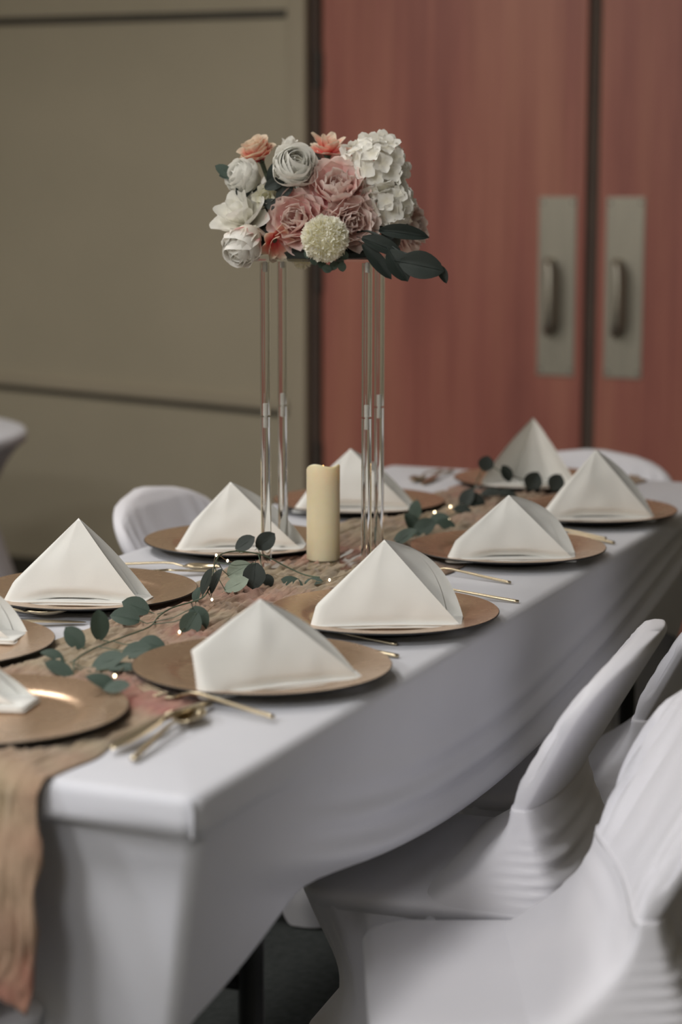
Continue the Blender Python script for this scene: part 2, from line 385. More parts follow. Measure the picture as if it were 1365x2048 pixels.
# ------------------------------------------------------------------ napkins folded to tents
def napkin_mesh(seed, H=.110, w=.105, apex=0, ridge=.03, bulge=.020, gap=.05, lift=.008, spread=0, kink=.58, roll=.012):
    b = MB(); A = Vector((apex, .012, H)); NT, NS = 54, 26
    def base(t, k=0):
        # t 0: front open corner (right), .5: ridge (left), 1: back open corner (right)
        if t < .46:
            q = t/.46; p = Vector((lerp(w, -w + .010, q), -.030 + .006*math.sin(q*PI) - .004*q - spread*(1 - q), 0))
        elif t < .56:
            a = (t - .46)/.10*PI; p = Vector((-w + .010 - .010*math.sin(a), -.022 - .012*math.cos(a), 0))
        else:
            q = (t - .56)/.44; p = Vector((lerp(-w + .010, w + .008, q), -.006 + gap*math.sin(q*PI*.86)**.8 + spread*q, 0))
        return p
    def sheet(inset, tmax0, tmax1, dz):
        rows = []
        for j in range(NS + 1):
            s = j/NS; row = []
            for i in range(NT + 1):
                t = lerp(tmax0, tmax1, i/NT); C = base(t)
                C = C - Vector((C.x, C.y - .006, 0)).normalized()*inset
                wr = math.exp(-((t - .5)/.10)**2)
                P = A.lerp(C, s)
                P.x -= ridge*wr*(s/kink if s < kink else (1 - s)/(1 - kink))
                wb = sm(.6, 1.0, t)
                P += Vector((bulge*.7, bulge*.5, bulge*.75))*wb*math.sin(PI*s)**.9
                wf = sm(.46, .30, t)
                P.y -= (.007*math.sin(PI*s)**1.0)*wf                         # soft belly of the front face
                if wf > 0: P.y += roll*wf*sm(.86, 1.0, s)*(1 - .5*sm(.1, 0, t))   # lower front rolls under
                P.z += dz + lift*wf*sm(.6, 1, s)*sm(.02, .2, t)
                nn = nz(P.x*28 + seed*7, P.y*28, P.z*28)
                P.y += .0022*nn*sm(0, .25, s)*sm(0, .1, t)
                P.z = max(P.z, .0008)
                row.append(P)
            rows.append(row)
        b.grid(rows)
    sheet(0, 0, 1, .002)
    sheet(.0055, .035, .965, .0005)
    # flat folded layers under the tent
    for lay, (sc, z0, z1) in enumerate(((1.0, .0004, .0035), (.985, .0040, .0068))):
        ring0, ring1, mid = [], [], []
        for i in range(48):
            t = i/47
            p = base(t); c = Vector((.0, .004, 0)); q = c + (p - c)*sc
            q.y += -.003 if t < .46 else 0
            wob = .0012*nz(q.x*30, seed*3 + lay, t*4)
            ring0.append((q.x, q.y, z0)); ring1.append((q.x, q.y, z1 + wob)); mid.append((c.x + (q.x - c.x)*1.012, c.y + (q.y - c.y)*1.03, (z0 + z1)/2))
        b.loft([ring0, mid, ring1])
    return b
NK = {  # yaw relative to "front face seen from the camera", height, half width, ridge, bulge ...
    'R1': dict(yaw=24, H=.106, w=.108, ridge=.050, bulge=.012, apex=-.014, gap=.030, kink=.5, roll=.005, lift=.003),
    'R2': dict(yaw=3, H=.117, w=.106, ridge=.018, bulge=.026, apex=.000, gap=.058, kink=.75, roll=.003, lift=0),
    'R3': dict(yaw=2, H=.103, w=.106, ridge=.016, bulge=.024, apex=.000, gap=.050, kink=.7),
    'R4': dict(yaw=4, H=.126, w=.109, ridge=.004, bulge=.014, apex=.004, gap=.055),
    'L0': dict(yaw=-4, H=.080, w=.105, ridge=.02, bulge=.02, apex=0, gap=.05),
    'L1': dict(yaw=-4, H=.122, w=.105, ridge=.012, bulge=.004, apex=.004, gap=.055, kink=.75),
    'L2': dict(yaw=2, H=.112, w=.108, ridge=.010, bulge=.014, apex=-.014, gap=.055),
    'L3': dict(yaw=0, H=.114, w=.114, ridge=.010, bulge=.010, apex=-.004, gap=.055),
    'N1': dict(yaw=-4, H=.075, w=.10, ridge=.02, bulge=.01, apex=-.03, gap=.05),
    'F': dict(yaw=-84, H=.132, w=.060, ridge=.004, bulge=.004, apex=-.025, gap=.012, spread=.088)}
NKL = {'R1': 'ivory napkin tent nearest the camera, blunt left side, on the nearest right plate', 'R2': 'sharp ivory napkin tent just in front of the candle, open curl on its right',
       'R3': 'ivory napkin tent third on the right row, beyond the candle', 'R4': 'ivory napkin tent on the far right corner plate',
       'L0': 'ivory napkin on the left plate, only its crumpled right tip in the photo', 'L1': 'ivory napkin tent at the left, layered hem, beside the eucalyptus',
       'L2': 'ivory napkin tent left of the clear stand, in front of the white chair', 'L3': 'ivory napkin tent behind the candle and the clear rods',
       'N1': 'ivory napkin on the nearest plate, only its right tip in the photo', 'F': 'ivory napkin tent at the far end, opening toward the camera behind dark leaves'}
OFF = {'R1': (.018, -.078), 'R2': (.000, -.058), 'R3': (-.004, -.075), 'R4': (.0, -.075), 'L0': (.007, .055), 'L1': (-.010, -.062), 'L2': (.0, -.055), 'L3': (-.012, -.072), 'N1': (-.056, .05), 'F': (-.012, -.025)}
for i, (k, x, y) in enumerate(CH):
    d = dict(NK[k]); yaw = math.radians(d.pop('yaw')) + YAW
    o = napkin_mesh(i + 1, **d).build('napkin', M['napkin'], auto=None)
    dx, dy = OFF[k]; c, s_ = math.cos(YAW), math.sin(YAW)
    o.location = (x + dx*c - dy*s_, y + dx*s_ + dy*c, ZP + .0072); o.rotation_euler.z = yaw
    tag(o, NKL[k], 'napkin', 'folded napkins on the plates')

# ------------------------------------------------------------------ gauze table runner
def runner():
    b = MB(); rows = []
    plates = [(x, y) for k, x, y in CH]
    NX, NY = 96, 420
    def wr(u, y):
        a = nz(u*26 + 2.2*nz(u*4, y*3), y*3.2, 1.3); c = nz(u*60 + 3*nz(y*5, u*5, 4), y*7, 5.1); e = nz(u*9, y*14, 9)
        return .5*(1 - abs(a)*3) + .45*(1 - abs(c)*3) + .4*e + .25*(1 - 3*abs(nz(u*110 + 4*nz(y*6, u*8), y*16, 2)))
    for j in range(NY + 1):
        y = lerp(TL - .02, -.30, j/NY); row = []
        yy = max(y, 0)
        cx = .022 + .012*math.sin(yy*3.1); hw = .168 + .012*math.sin(yy*5 + 1) + .006*nz(yy*9) + .010*sm(.25, 0, yy)
        hang = max(0, -y)
        for i in range(NX + 1):
            u = lerp(-1, 1, i/NX); edge = .010*nz(u*3 + 5, y*16)*abs(u)**4
            x = cx + u*hw + edge + .006*nz(u*5, y*4, 3)
            amp = .0105*(1 - abs(u)**8)
            dmin = min(math.hypot(x - px, yy - py) for px, py in plates)
            amp *= lerp(.05, 1, sm(.128, .165, dmin))
            # stay below the raised rims
            h = TH + .0022 + amp*max(0, .45 + wr(u, y))
            if dmin < .17: h = min(h, TH + .0022 + max(.0004, (dmin - .115)*.16))
            if hang <= 0: P = (x, y, h)
            else:
                r = .012; a = min(hang/r, PI/2)
                rag = .022*nz(u*7, 3.3)*sm(.2, .3, hang) + .03*sm(.2, .3, hang)*math.sin(u*5 + 1)
                bul = .010*max(0, .45 + wr(u*.7, y)) + .016*sm(.02, .12, hang)*(.5 + .5*math.sin(u*9 + .8))
                if hang < r*PI/2: P = (x, -.004 - r*math.sin(a)*.9 - bul*a/PI, TH + .0045 - r*(1 - math.cos(a)) + amp*.3)
                else: P = (x - .020*sm(.20, .3, hang)*u, -.004 - r*.9 - bul, TH - .008 - (hang - r*PI/2)*(1 + .12*math.sin(u*4 + .6)) - rag)
            row.append(P)
        rows.append(row)
    b.grid(rows)
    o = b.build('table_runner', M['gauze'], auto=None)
    s = o.modifiers.new('thick', 'SOLIDIFY'); s.thickness = .0007; s.offset = 1
    return tag(o, 'crinkled tan and rose gauze runner along the table, ragged end hanging at the front', 'table runner')
runner()

# ------------------------------------------------------------------ gold flatware
def bar(b, prof, n=10):
    # prof: (x, z, half width, half thickness) sections along x
    rings = [[(x, hw*math.cos(2*PI*k/n), z + ht*math.sin(2*PI*k/n)) for k in range(n)] for x, z, hw, ht in prof]
    return b.loft(rings)
HANDLE = [(-.105, .0030, .0032, .0020), (-.100, .0032, .0040, .0022), (-.06, .0060, .0038, .0022), (-.02, .0092, .0030, .0020), (.005, .0110, .0024, .0019), (.022, .0105, .0023, .0018), (.036, .0070, .0026, .0017), (.046, .0046, .0034, .0014)]
h_me = bar(MB(), HANDLE).mesh('handle')
def spoon_bowl():
    b = MB(); rows = []
    for j in range(13):
        s = j/12; x = lerp(.040, .100, s); hw = .0175*math.sin(PI*min(1, .06 + .94*s))**.62*(1 - .12*s) + .0006
        row = []
        for i in range(11):
            u = lerp(-1, 1, i/10); row.append((x, u*hw, .0022 + .0075*(u*u)*math.sin(PI*s)**.5 + .0055*abs(s - .5)**2*4))
        rows.append(row)
    b.grid(rows); return b
def fork_head():
    b = MB(); bar(b, [(.040, .0050, .003, .0012), (.048, .0040, .008, .0011), (.058, .0032, .0115, .0010), (.066, .0034, .0120, .0010)], 12)
    for k in range(4):
        y = -.0094 + k*.00627; bar(b, [(.064, .0034, .0020, .0009)] + [(.075, .0042, .0018, .0009), (.090, .0072, .0016, .0009), (.102, .0110, .0009, .0007)], 6)
        n = 4*6 + 0
        for q in range(len(b.v) - (4*6 + 12), len(b.v)): b.v[q] = (b.v[q][0], b.v[q][1] + y, b.v[q][2])
    return b
def knife_blade():
    b = MB(); return bar(b, [(.0, .0100, .003, .0019), (.012, .0090, .0055, .0014), (.03, .0080, .0088, .0010), (.07, .0062, .0095, .0008), (.10, .0050, .0085, .0007), (.118, .0042, .0050, .0006), (.124, .0040, .0008, .0005)], 10)
K_HANDLE = [(-.105, .0032, .0036, .0024), (-.10, .0034, .0044, .0028), (-.06, .0062, .0042, .0028), (-.02, .0088, .0034, .0024), (.003, .0100, .0030, .0020)]
kh_me = bar(MB(), K_HANDLE).mesh('handle'); sb_me = spoon_bowl().mesh('bowl'); fh_me = fork_head().mesh('fork_head'); kb_me = knife_blade().mesh('blade')
def cutlery(kind, end, head, label, lift=0, fat=1):
    e, h = Vector((*end, 0)), Vector((*head, 0)); d = (h - e).normalized(); c = e + d*.105
    z = TH + .0015 + lift
    t = thing(kind, label, kind, (c.x, c.y, z), math.atan2(d.y, d.x), 'gold flatware at the plates'); t.scale = (1, 1 + .35*(fat - 1), fat)
    if kind == 'knife':
        obj('handle', kh_me, M['gold'], t); obj('blade', kb_me, M['gold'], t)
    else:
        obj('handle', h_me, M['gold'], t)
        o = obj('bowl' if kind == 'spoon' else 'tines', sb_me if kind == 'spoon' else fh_me, M['gold'], t)
        if kind == 'spoon':
            if not o.modifiers: s = o.modifiers.new('thick', 'SOLIDIFY'); s.thickness = .0012
    return t
CUT = [
    ('fork', (.330, .300), (.115, .352), 'gold fork with its head on the runner beside the nearest right plate', .004, 1.2),
    ('knife', (.233, .330), (.226, .081), 'gold knife nearest the camera at the white table corner', .002, 1.5),
    ('spoon', (.262, .085), (.238, .290), 'gold spoon beside the knife at the near table corner', .001, 1.3),
    ('knife', (.340, .668), (.130, .690), 'gold knife mostly hidden behind the nearest right plate'),
    ('fork', (.311, .736), (.112, .756), 'gold fork between the two nearest right plates'),
    ('spoon', (.371, 1.078), (.170, 1.092), 'gold spoon whose handle end shows behind the second right plate'),
    ('fork', (.312, 1.215), (.118, 1.265), 'gold fork in front of the third right plate, beyond the sharp napkin'),
    ('knife', (.362, 1.632), (.148, 1.690), 'gold knife behind the third right plate, nearer the table edge'),
    ('fork', (.336, 1.672), (.140, 1.728), 'gold fork in front of the far right corner plate'),
    ('spoon', (-.370, .612), (-.180, .712), 'gold spoon at the left photo edge in front of the layered napkin', .006),
    ('knife', (-.345, .575), (-.138, .690), 'gold knife at the left photo edge beside the spoon'),
    ('spoon', (-.355, 1.090), (-.152, 1.130), 'gold spoon in front of the plate left of the stand'),
    ('knife', (-.300, 1.000), (-.112, 1.130), 'gold knife left of the stand, its tip on the runner'),
    ('knife', (-.215, 2.385), (-.200, 2.170), 'gold knife at the far end of the table by the doors'),
    ('spoon', (-.240, 2.385), (-.228, 2.180), 'gold spoon at the far end of the table by the doors'),
]
for c in CUT: cutlery(*c)

# ------------------------------------------------------------------ clear flower stand, candle
SX, SY, SYAW = -.019, 1.240, math.radians(15.2)
SZ0, SH, SS = TH + .010, .4955, .081          # base height, height, half spacing of the rods
st = thing('flower_stand', 'tall clear acrylic stand with four rods holding the flowers', 'stand', (SX, SY, SZ0), SYAW)
MB().box(-.095, .095, -.095, .095, 0, .004).build('base_plate', M['acrylic'], st, smooth=False)
MB().box(-.100, .100, -.100, .100, SH - .004, SH).build('top_plate', M['acrylic'], st, smooth=False)
rod = MB().lathe([(.0083, 0), (.0083, .2415)], 20).mesh('rod', True, 40)
con = MB().lathe([(.0042, -.0195), (.0046, -.018), (.0046, .018), (.0042, .0195)], 14).mesh('connector', True, 60)
scr = MB().lathe([(.0040, -.012), (.0044, 0), (.0044, .004)], 12).mesh('screw', True, 60)
RH = (SH - .008)/2
for sx in (-1, 1):
    for sy in (-1, 1):
        for k in (0, 1):
            o = obj('rod', rod, M['acrylic'], st); o.location = (sx*SS, sy*SS, .0042 + k*(RH)); 
        o = obj('connector', con, M['connector'], st); o.location = (sx*SS, sy*SS, .004 + RH); o.scale = (.62, .62, 1)
        o = obj('screw', scr, M['connector'], st); o.location = (sx*SS, sy*SS, SH - .009); o.scale = (.62, .62, 1)
# candle
def candle():
    t = thing('pillar_candle', 'ivory pillar candle with a wavy rim standing inside the clear stand', 'candle', (SX + .002, SY - .006, SZ0 + .0045))
    R, H = .0272, .158; b = MB(); n = 48
    def rim(k): a = 2*PI*k/n; return H - .004 + .004*math.sin(a*1 + 2.6) + .0025*math.sin(3*a + .5)
    def ring(r, z): return [(r*math.cos(2*PI*k/n), r*math.sin(2*PI*k/n), z if not callable(z) else z(k)) for k in range(n)]
    rings = [ring(R - .001, 0), ring(R, .002), ring(R, .05), ring(R, .10), ring(R, .14), ring(R, lambda k: rim(k) - .003), ring(R - .0012, lambda k: rim(k)), ring(R - .004, lambda k: rim(k) - .0005), ring(R - .007, lambda k: rim(k) - .006), ring(R - .009, H - .02), ring(.004, H - .024)]
    b.loft(rings).build('wax', M['candle'], t, auto=None)
    MB().lathe([(.001, H - .024), (.0035, H - .020), (.004, H - .015), (.0025, H - .008), (.0004, H - .003)], 12).build('led_flame', M['flame'], t)
candle()

# ------------------------------------------------------------------ leaves and garland
def leaf_mesh(name, cup=.12, fold=.08, tip=.3, seed=0):
    b = MB(); rows = []
    for j in range(9):
        v = j/8; hw = .5*math.sin(PI*min(1, .03 + .97*v))**.62*(1 + tip*(.5 - v)*.5)
        row = []
        for i in range(7):
            u = lerp(-1, 1, i/6)
            row.append((u*hw, v - .5, fold*abs(u)*hw*2 - cup*(v - .5)**2*1.2 + .015*nz(u*2 + seed, v*3)))
        rows.append(row)
    b.grid(rows)
    b.tube([(0, -.62, -.06), (0, -.48, -.03), (0, 0, .004), (0, .42, -.02)], [.016, .016, .012, .004], 5)
    return b.mesh(name)
LM = [leaf_mesh('leaf', .10, .08, .2, 1), leaf_mesh('leaf', .18, .12, .5, 2), leaf_mesh('leaf', .05, .05, 0, 3)]
LMV = {}
def leaf_data(k, mname):
    if (k, mname) not in LMV:
        me = LM[k].copy(); me.name = 'leaf'; me.materials.clear(); me.materials.append(M[mname]); LMV[(k, mname)] = me
    return LMV[(k, mname)]
def frame(c, ax, n):
    y = Vector(ax).normalized(); z = (Vector(n) - y*Vector(n).dot(y)).normalized(); x = y.cross(z)
    m = Matrix((x, y, z)).transposed().to_4x4(); m.translation = Vector(c); return m
def put_leaf(parent, c, ax, n, ln, wd, mname, k):
    o = bpy.data.objects.new('leaf', leaf_data(k % 3, mname)); COL.objects.link(o)
    o.parent = parent; o.matrix_local = frame(c, ax, n) @ Matrix.Diagonal((wd, ln, ln, 1)); return o
LEAVES_A = [
 ((-0.088,0.728,0.775),(-0.885,-0.321,0.338),(0.465,-0.663,0.587),0.039,0.028),((-0.065,0.655,0.775),(-0.916,-0.363,0.171),(0.374,-0.617,0.692),0.040,0.029),
 ((-0.050,0.558,0.785),(-0.110,0.123,0.986),(0.871,-0.467,0.155),0.040,0.029),((-0.053,0.497,0.780),(-0.638,-0.143,0.757),(0.557,-0.764,0.325),0.034,0.025),
 ((-0.040,0.419,0.772),(-0.875,-0.311,0.370),(0.435,-0.171,0.884),0.031,0.022),((-0.005,0.377,0.768),(-0.859,-0.296,0.417),(0.496,-0.278,0.823),0.037,0.026),
 ((0.037,0.502,0.768),(-0.894,-0.413,-0.171),(0.126,-0.601,0.789),0.038,0.027),((0.039,0.544,0.768),(0.912,0.356,-0.205),(0.354,-0.428,0.832),0.036,0.026),
 ((0.040,0.425,0.772),(0.842,0.420,0.338),(-0.013,-0.611,0.792),0.042,0.030),((0.067,0.417,0.766),(0.919,0.394,0.000),(0.063,-0.148,0.987),0.039,0.028),
 ((0.105,0.292,0.778),(-0.827,-0.269,0.494),(0.542,-0.149,0.827),0.042,0.030),((0.130,0.287,0.778),(0.894,0.413,0.171),(0.063,-0.496,0.866),0.030,0.022),
 ((0.034,0.662,0.772),(-0.406,-0.322,-0.855),(0.389,-0.908,0.157),0.036,0.029),((0.036,0.685,0.776),(0.513,0.072,-0.855),(0.389,-0.908,0.157),0.035,0.029),
 ((-0.022,0.824,0.800),(0.256,0.270,0.928),(-0.558,-0.742,0.370),0.039,0.028),((-0.011,0.833,0.800),(0.317,0.292,0.902),(-0.571,-0.701,0.428),0.038,0.027),
 ((-0.044,0.837,0.775),(0.178,0.241,0.954),(-0.430,-0.853,0.296),0.025,0.018),((-0.073,1.058,0.815),(0.717,0.406,0.566),(0.074,-0.853,0.517),0.034,0.025),
 ((-0.053,1.091,0.815),(0.664,0.395,0.635),(0.389,-0.908,0.157),0.035,0.027),((-0.042,0.972,0.790),(0.782,0.416,0.464),(0.208,-0.876,0.435),0.038,0.027),
 ((-0.027,0.932,0.775),(0.807,0.418,0.417),(0.023,-0.729,0.685),0.038,0.027),((-0.009,0.956,0.785),(-0.018,-0.178,-0.984),(0.389,-0.908,0.157),0.039,0.033),
 ((-0.006,0.999,0.770),(0.372,-0.001,-0.928),(0.389,-0.908,0.157),0.021,0.018),((0.022,1.025,0.765),(-0.885,-0.321,0.338),(0.455,-0.436,0.777),0.034,0.024),
 ((0.049,1.049,0.764),(0.910,0.405,0.086),(0.091,-0.398,0.913),0.028,0.020)]
LEAVES_B = [
 ((-0.028,1.682,0.780),(0.018,0.178,0.984),(-0.207,-0.962,0.178),0.040,0.029),((0.004,1.575,0.775),(-0.513,-0.072,0.855),(0.738,-0.547,0.396),0.041,0.029),
 ((0.045,1.535,0.776),(0.765,0.413,0.494),(0.199,-0.881,0.429),0.044,0.032),((0.052,1.424,0.776),(0.717,0.406,0.566),(-0.233,-0.627,0.743),0.048,0.034),
 ((0.026,1.661,0.768),(0.842,0.420,0.338),(0.107,-0.745,0.659),0.040,0.029),((0.056,1.618,0.768),(0.885,0.321,-0.338),(0.463,-0.519,0.719),0.036,0.026),
 ((0.007,1.862,0.780),(0.406,0.322,0.855),(-0.043,-0.928,0.370),0.042,0.030),((0.020,1.869,0.775),(0.916,0.363,-0.171),(0.400,-0.792,0.461),0.042,0.030),
 ((0.024,1.787,0.768),(-0.916,-0.363,0.171),(0.341,-0.479,0.809),0.037,0.027),((0.014,1.986,0.772),(0.910,0.405,0.086),(0.093,-0.402,0.911),0.045,0.032),
 ((0.044,1.991,0.770),(0.919,0.370,-0.137),(0.254,-0.288,0.923),0.043,0.031),((0.024,1.920,0.840),(0.099,0.210,0.973),(0.389,-0.908,0.157),0.031,0.031),
 ((0.068,1.911,0.825),(-0.444,-0.036,0.895),(0.665,-0.682,0.303),0.034,0.025),((0.115,1.935,0.810),(0.406,0.322,0.855),(0.389,-0.908,0.157),0.038,0.036),
 ((0.151,1.966,0.805),(0.406,0.322,0.855),(0.389,-0.908,0.157),0.035,0.033)]
STEM1 = [(0.018,0.376,0.762),(-0.007,0.421,0.764),(-0.019,0.484,0.764),(-0.019,0.559,0.762),(-0.017,0.638,0.762),(-0.038,0.704,0.765),(-0.049,0.766,0.768),(-0.035,0.813,0.772),(-0.019,0.814,0.782),(-0.032,0.860,0.795),(-0.067,0.941,0.805),(-0.077,0.985,0.810),(-0.062,1.016,0.810),(-0.034,1.045,0.800),(-0.005,1.068,0.780),(0.022,1.074,0.765),(0.051,1.065,0.760)]
STEM2 = [(0.030,1.360,0.758),(0.040,1.400,0.758),(0.044,1.460,0.760),(0.037,1.528,0.762),(0.015,1.665,0.762),(0.025,1.745,0.760),(0.006,1.879,0.765),(-0.008,2.020,0.762),(0.038,2.054,0.762)]
STEM3 = [(0.006,1.879,0.765),(-0.008,1.960,0.800),(0.024,1.929,0.835),(0.063,1.926,0.820),(0.097,1.988,0.800),(0.145,1.986,0.800)]
def smooth_path(P, k=4):
    P = [Vector(p) for p in P]; out = []
    for i in range(len(P) - 1):
        p0, p1, p2, p3 = P[max(i-1, 0)], P[i], P[i+1], P[min(i+2, len(P)-1)]
        for q in range(k):
            t = q/k
            out.append(.5*((2*p1) + (p2 - p0)*t + (2*p0 - 5*p1 + 4*p2 - p3)*t*t + (3*p1 - p0 - 3*p2 + p3)*t**3))
    return out + [P[-1]]
def petiole(b, stem, L):
    for (c, ax, n, ln, wd) in L:
        base = Vector(c) - Vector(ax).normalized()*ln*.5
        q = min(stem, key=lambda s: (s - base).length)
        if (q - base).length < .09:
            mid = (q + base)/2 + Vector((0, 0, -.004)); b.tube([q, mid, base], .0007, 5)
STEM1 = [(x, y, max(z, .769)) for x, y, z in STEM1]; STEM2 = [(x, y, max(z, .767)) for x, y, z in STEM2]
g = thing('eucalyptus_garland', 'green eucalyptus sprig on the runner between the plates in the foreground', 'garland')
b = MB(); s1 = smooth_path(STEM1); b.tube(s1, .0011, 6); petiole(b, s1, LEAVES_A); b.build('stem', M['stem'], g)
for i, (c, ax, n, ln, wd) in enumerate(LEAVES_A):
    mn = 'leaf_pale' if i in (19, 20) else ('leaf_dark' if i in (14, 15, 17, 18, 21, 22) else 'leaf')
    put_leaf(g, c, ax, n, ln*1.06, wd*1.06, mn, i)
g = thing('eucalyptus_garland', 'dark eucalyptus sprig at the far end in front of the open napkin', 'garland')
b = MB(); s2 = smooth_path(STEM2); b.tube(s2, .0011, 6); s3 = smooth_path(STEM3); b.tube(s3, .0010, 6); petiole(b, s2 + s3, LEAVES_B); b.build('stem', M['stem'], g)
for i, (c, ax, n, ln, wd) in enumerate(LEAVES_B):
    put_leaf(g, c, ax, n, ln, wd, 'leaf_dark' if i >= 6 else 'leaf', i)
# fairy lights
BULBS = [(-0.085,0.980,0.808),(-0.092,1.033,0.790),(-0.010,0.816,0.775),(0.034,0.630,0.768),(0.083,0.364,0.770),(0.067,0.525,0.767),(-0.002,1.794,0.772),(0.014,1.793,0.774),(0.037,1.678,0.769),(-0.006,1.721,0.772),(0.001,1.360,0.767),(0.080,1.037,0.772)]
WIRE = [(0.067,0.385,0.760),(0.083,0.364,0.770),(0.050,0.473,0.764),(0.067,0.525,0.767),(0.029,0.605,0.762),(0.034,0.630,0.768),(0.001,0.755,0.762),(-0.015,0.834,0.764),(-0.010,0.816,0.775),(-0.027,0.835,0.785),(-0.038,0.872,0.800),(-0.085,0.980,0.808),(-0.092,1.033,0.790),(-0.085,1.098,0.768),(-0.017,1.064,0.766),(0.040,1.052,0.768),(0.080,1.037,0.772),(0.074,1.324,0.766),(0.001,1.360,0.767),(-0.014,1.519,0.764),(-0.018,1.651,0.765),(-0.006,1.721,0.772),(0.037,1.678,0.769),(-0.002,1.794,0.772),(0.014,1.793,0.774),(-0.011,1.927,0.767)]
g = thing('fairy_light_string', 'thin wire string of tiny warm lights wound through the eucalyptus', 'string lights')
MB().tube(smooth_path(WIRE, 4), .00045, 5).build('wire', M['wire'], g)
bm_ = MB().lathe([(.0003, -.0024), (.0016, -.0012), (.0019, 0), (.0016, .0012), (.0003, .0024)], 8).mesh('bulb')
for p in BULBS:
    o = obj('bulb', bm_, M['bulb'], g); o.location = p

# ------------------------------------------------------------------ flower arrangement
def petal_mesh(name, m, wid=.8, cup=.35, curl=.25, frill=.05, notch=0, seed=0, pinch=.35):
    me = bpy.data.meshes.new(name); NU, NVV = 8, 8; vs, fs, uv = [], [], []
    for j in range(NVV + 1):
        v = j/NVV; w = wid*.5*(pinch + (1 - pinch)*math.sin(PI*.5*min(1, v*1.45)))*(1 - .22*max(0, (v - .6)/.4)**2)
        for i in range(NU + 1):
            u = lerp(-1, 1, i/NU)
            y = v*(1 - .30*abs(u)**2.6*v - notch*math.exp(-(u/.25)**2)*v**4)
            z = cup*(u*u)*w*1.1 + cup*.5*math.sin(PI*v*.85)*-.5 + cup*.25 - curl*max(0, v - .65)**2*2.2 + frill*v*v*nz(u*2.3 + seed*5, v*2, seed)
            vs.append((u*w, y, z)); uv.append((i/NU, v))
    m_ = NU + 1
    for j in range(NVV):
        for i in range(NU): a = j*m_ + i; fs.append((a, a + 1, a + 1 + m_, a + m_))
    me.from_pydata(vs, [], fs); ul = me.uv_layers.new(name='UVMap')
    for lp in me.loops: ul.data[lp.index].uv = uv[lp.vertex_index]
    for p in me.polygons: p.use_smooth = True
    me.materials.append(m); return me
PET = {}
def petals(mname, style):
    k = (mname, style)
    if k not in PET:
        prm = {'peony': dict(wid=.95, cup=.50, curl=-.10, frill=.20, notch=.10), 'rose': dict(wid=1.05, cup=.55, curl=.30, frill=.05),
               'round': dict(wid=1.15, cup=.62, curl=-.35, frill=.03), 'mag': dict(wid=.95, cup=.38, curl=.05, frill=.05), 'open': dict(wid=.75, cup=.30, curl=.30, frill=.10)}[style]
        PET[k] = [petal_mesh('petal', M[mname], seed=s + 1, **prm) for s in range(3)]
    return PET[k]
S_ = .000803        # metres per photo pixel at the stand (size of the blooms)
arr = thing('flower_arrangement', 'round arrangement of pink peonies, white roses and hydrangea on the clear stand', 'flowers', (SX, SY, SZ0 + SH + .0005), YAW)
def loc(px, py, dep): return Vector(((px - 647)*S_, dep, (515 - py)*S_))
def bloom(name, px, py, r, dep, axis, layers, mname, style, label=None, core='p_cream', inner=None):
    c = loc(px, py, dep); ax = Vector(axis).normalized(); r *= S_
    root = c - ax*r*.55
    b = MB(); foot = Vector((max(-.08, min(.08, root.x*.5)), max(-.07, min(.07, root.y*.6)), .012))
    if root.z < .02: foot = Vector((max(-.085, min(.085, root.x*.6)), root.y*.5, .006))
    b.tube([root + ax*r*.25, root + ax*r*.1, root - ax*r*.12, root.lerp(foot, .6), foot], [r*.05, r*.22, r*.12, .0022, .0022], 8)
    if style == 'round':        # dense heart of the bloom in the petal colour
        c0 = root + ax*r*.55; b.loft([[c0 + ax*r*.62*math.cos(PI*j/8) + (ax.orthogonal().normalized()*math.cos(2*PI*k/12) + ax.cross(ax.orthogonal().normalized())*math.sin(2*PI*k/12))*r*.55*math.sin(PI*j/8) for k in range(12)] for j in range(1, 8)])
    part = b.build(name, M['p_white'] if style == 'round' else M['stem'], arr)
    if label: part['label'] = label
    t1 = ax.orthogonal().normalized(); t2 = ax.cross(t1); ms = petals(mname, style); k = 0
    for li, (n, op, ln, wd) in enumerate(layers):
        mss = petals(inner, style) if inner and li < 2 else ms
        for i in range(n):
            a = 2*PI*i/n + li*.7 + random.uniform(-.15, .15); rad = t1*math.cos(a) + t2*math.sin(a)
            o_ = math.radians(op + random.uniform(-6, 6)); d = ax*math.cos(o_) + rad*math.sin(o_); nn = -(rad*math.cos(o_) - ax*math.sin(o_))
            o = bpy.data.objects.new('petal', mss[k % 3]); COL.objects.link(o); o.parent = part; k += 1
            L_ = ln*r*random.uniform(.93, 1.07)
            o.matrix_local = frame(root + rad*r*.05, d, nn) @ Matrix.Diagonal((wd*r, L_, r, 1))
    return part
PEONY = [(4, 8, 1.0, .75), (5, 22, 1.10, 1.0), (6, 38, 1.18, 1.2), (7, 58, 1.18, 1.3), (7, 78, 1.12, 1.3)]
ROSE = [(3, 6, 1.22, .65), (4, 16, 1.28, .95), (5, 28, 1.30, 1.15), (6, 42, 1.25, 1.25), (7, 60, 1.10, 1.2)]
RANUN = [(3, 4, 1.30, .6), (4, 10, 1.36, .9), (5, 17, 1.40, 1.1), (6, 25, 1.40, 1.2), (7, 34, 1.34, 1.2), (7, 46, 1.22, 1.1)]
TULIP = [(3, 4, 1.45, .9), (4, 12, 1.52, 1.2), (5, 22, 1.52, 1.35), (4, 34, 1.40, 1.25)]
MAG = [(3, 8, 1.35, .9), (4, 26, 1.40, 1.1), (5, 48, 1.35, 1.15), (5, 70, 1.30, 1.1)]
OPEN = [(4, 18, 1.1, .8), (5, 42, 1.25, .95), (6, 68, 1.25, .95)]
V = Vector
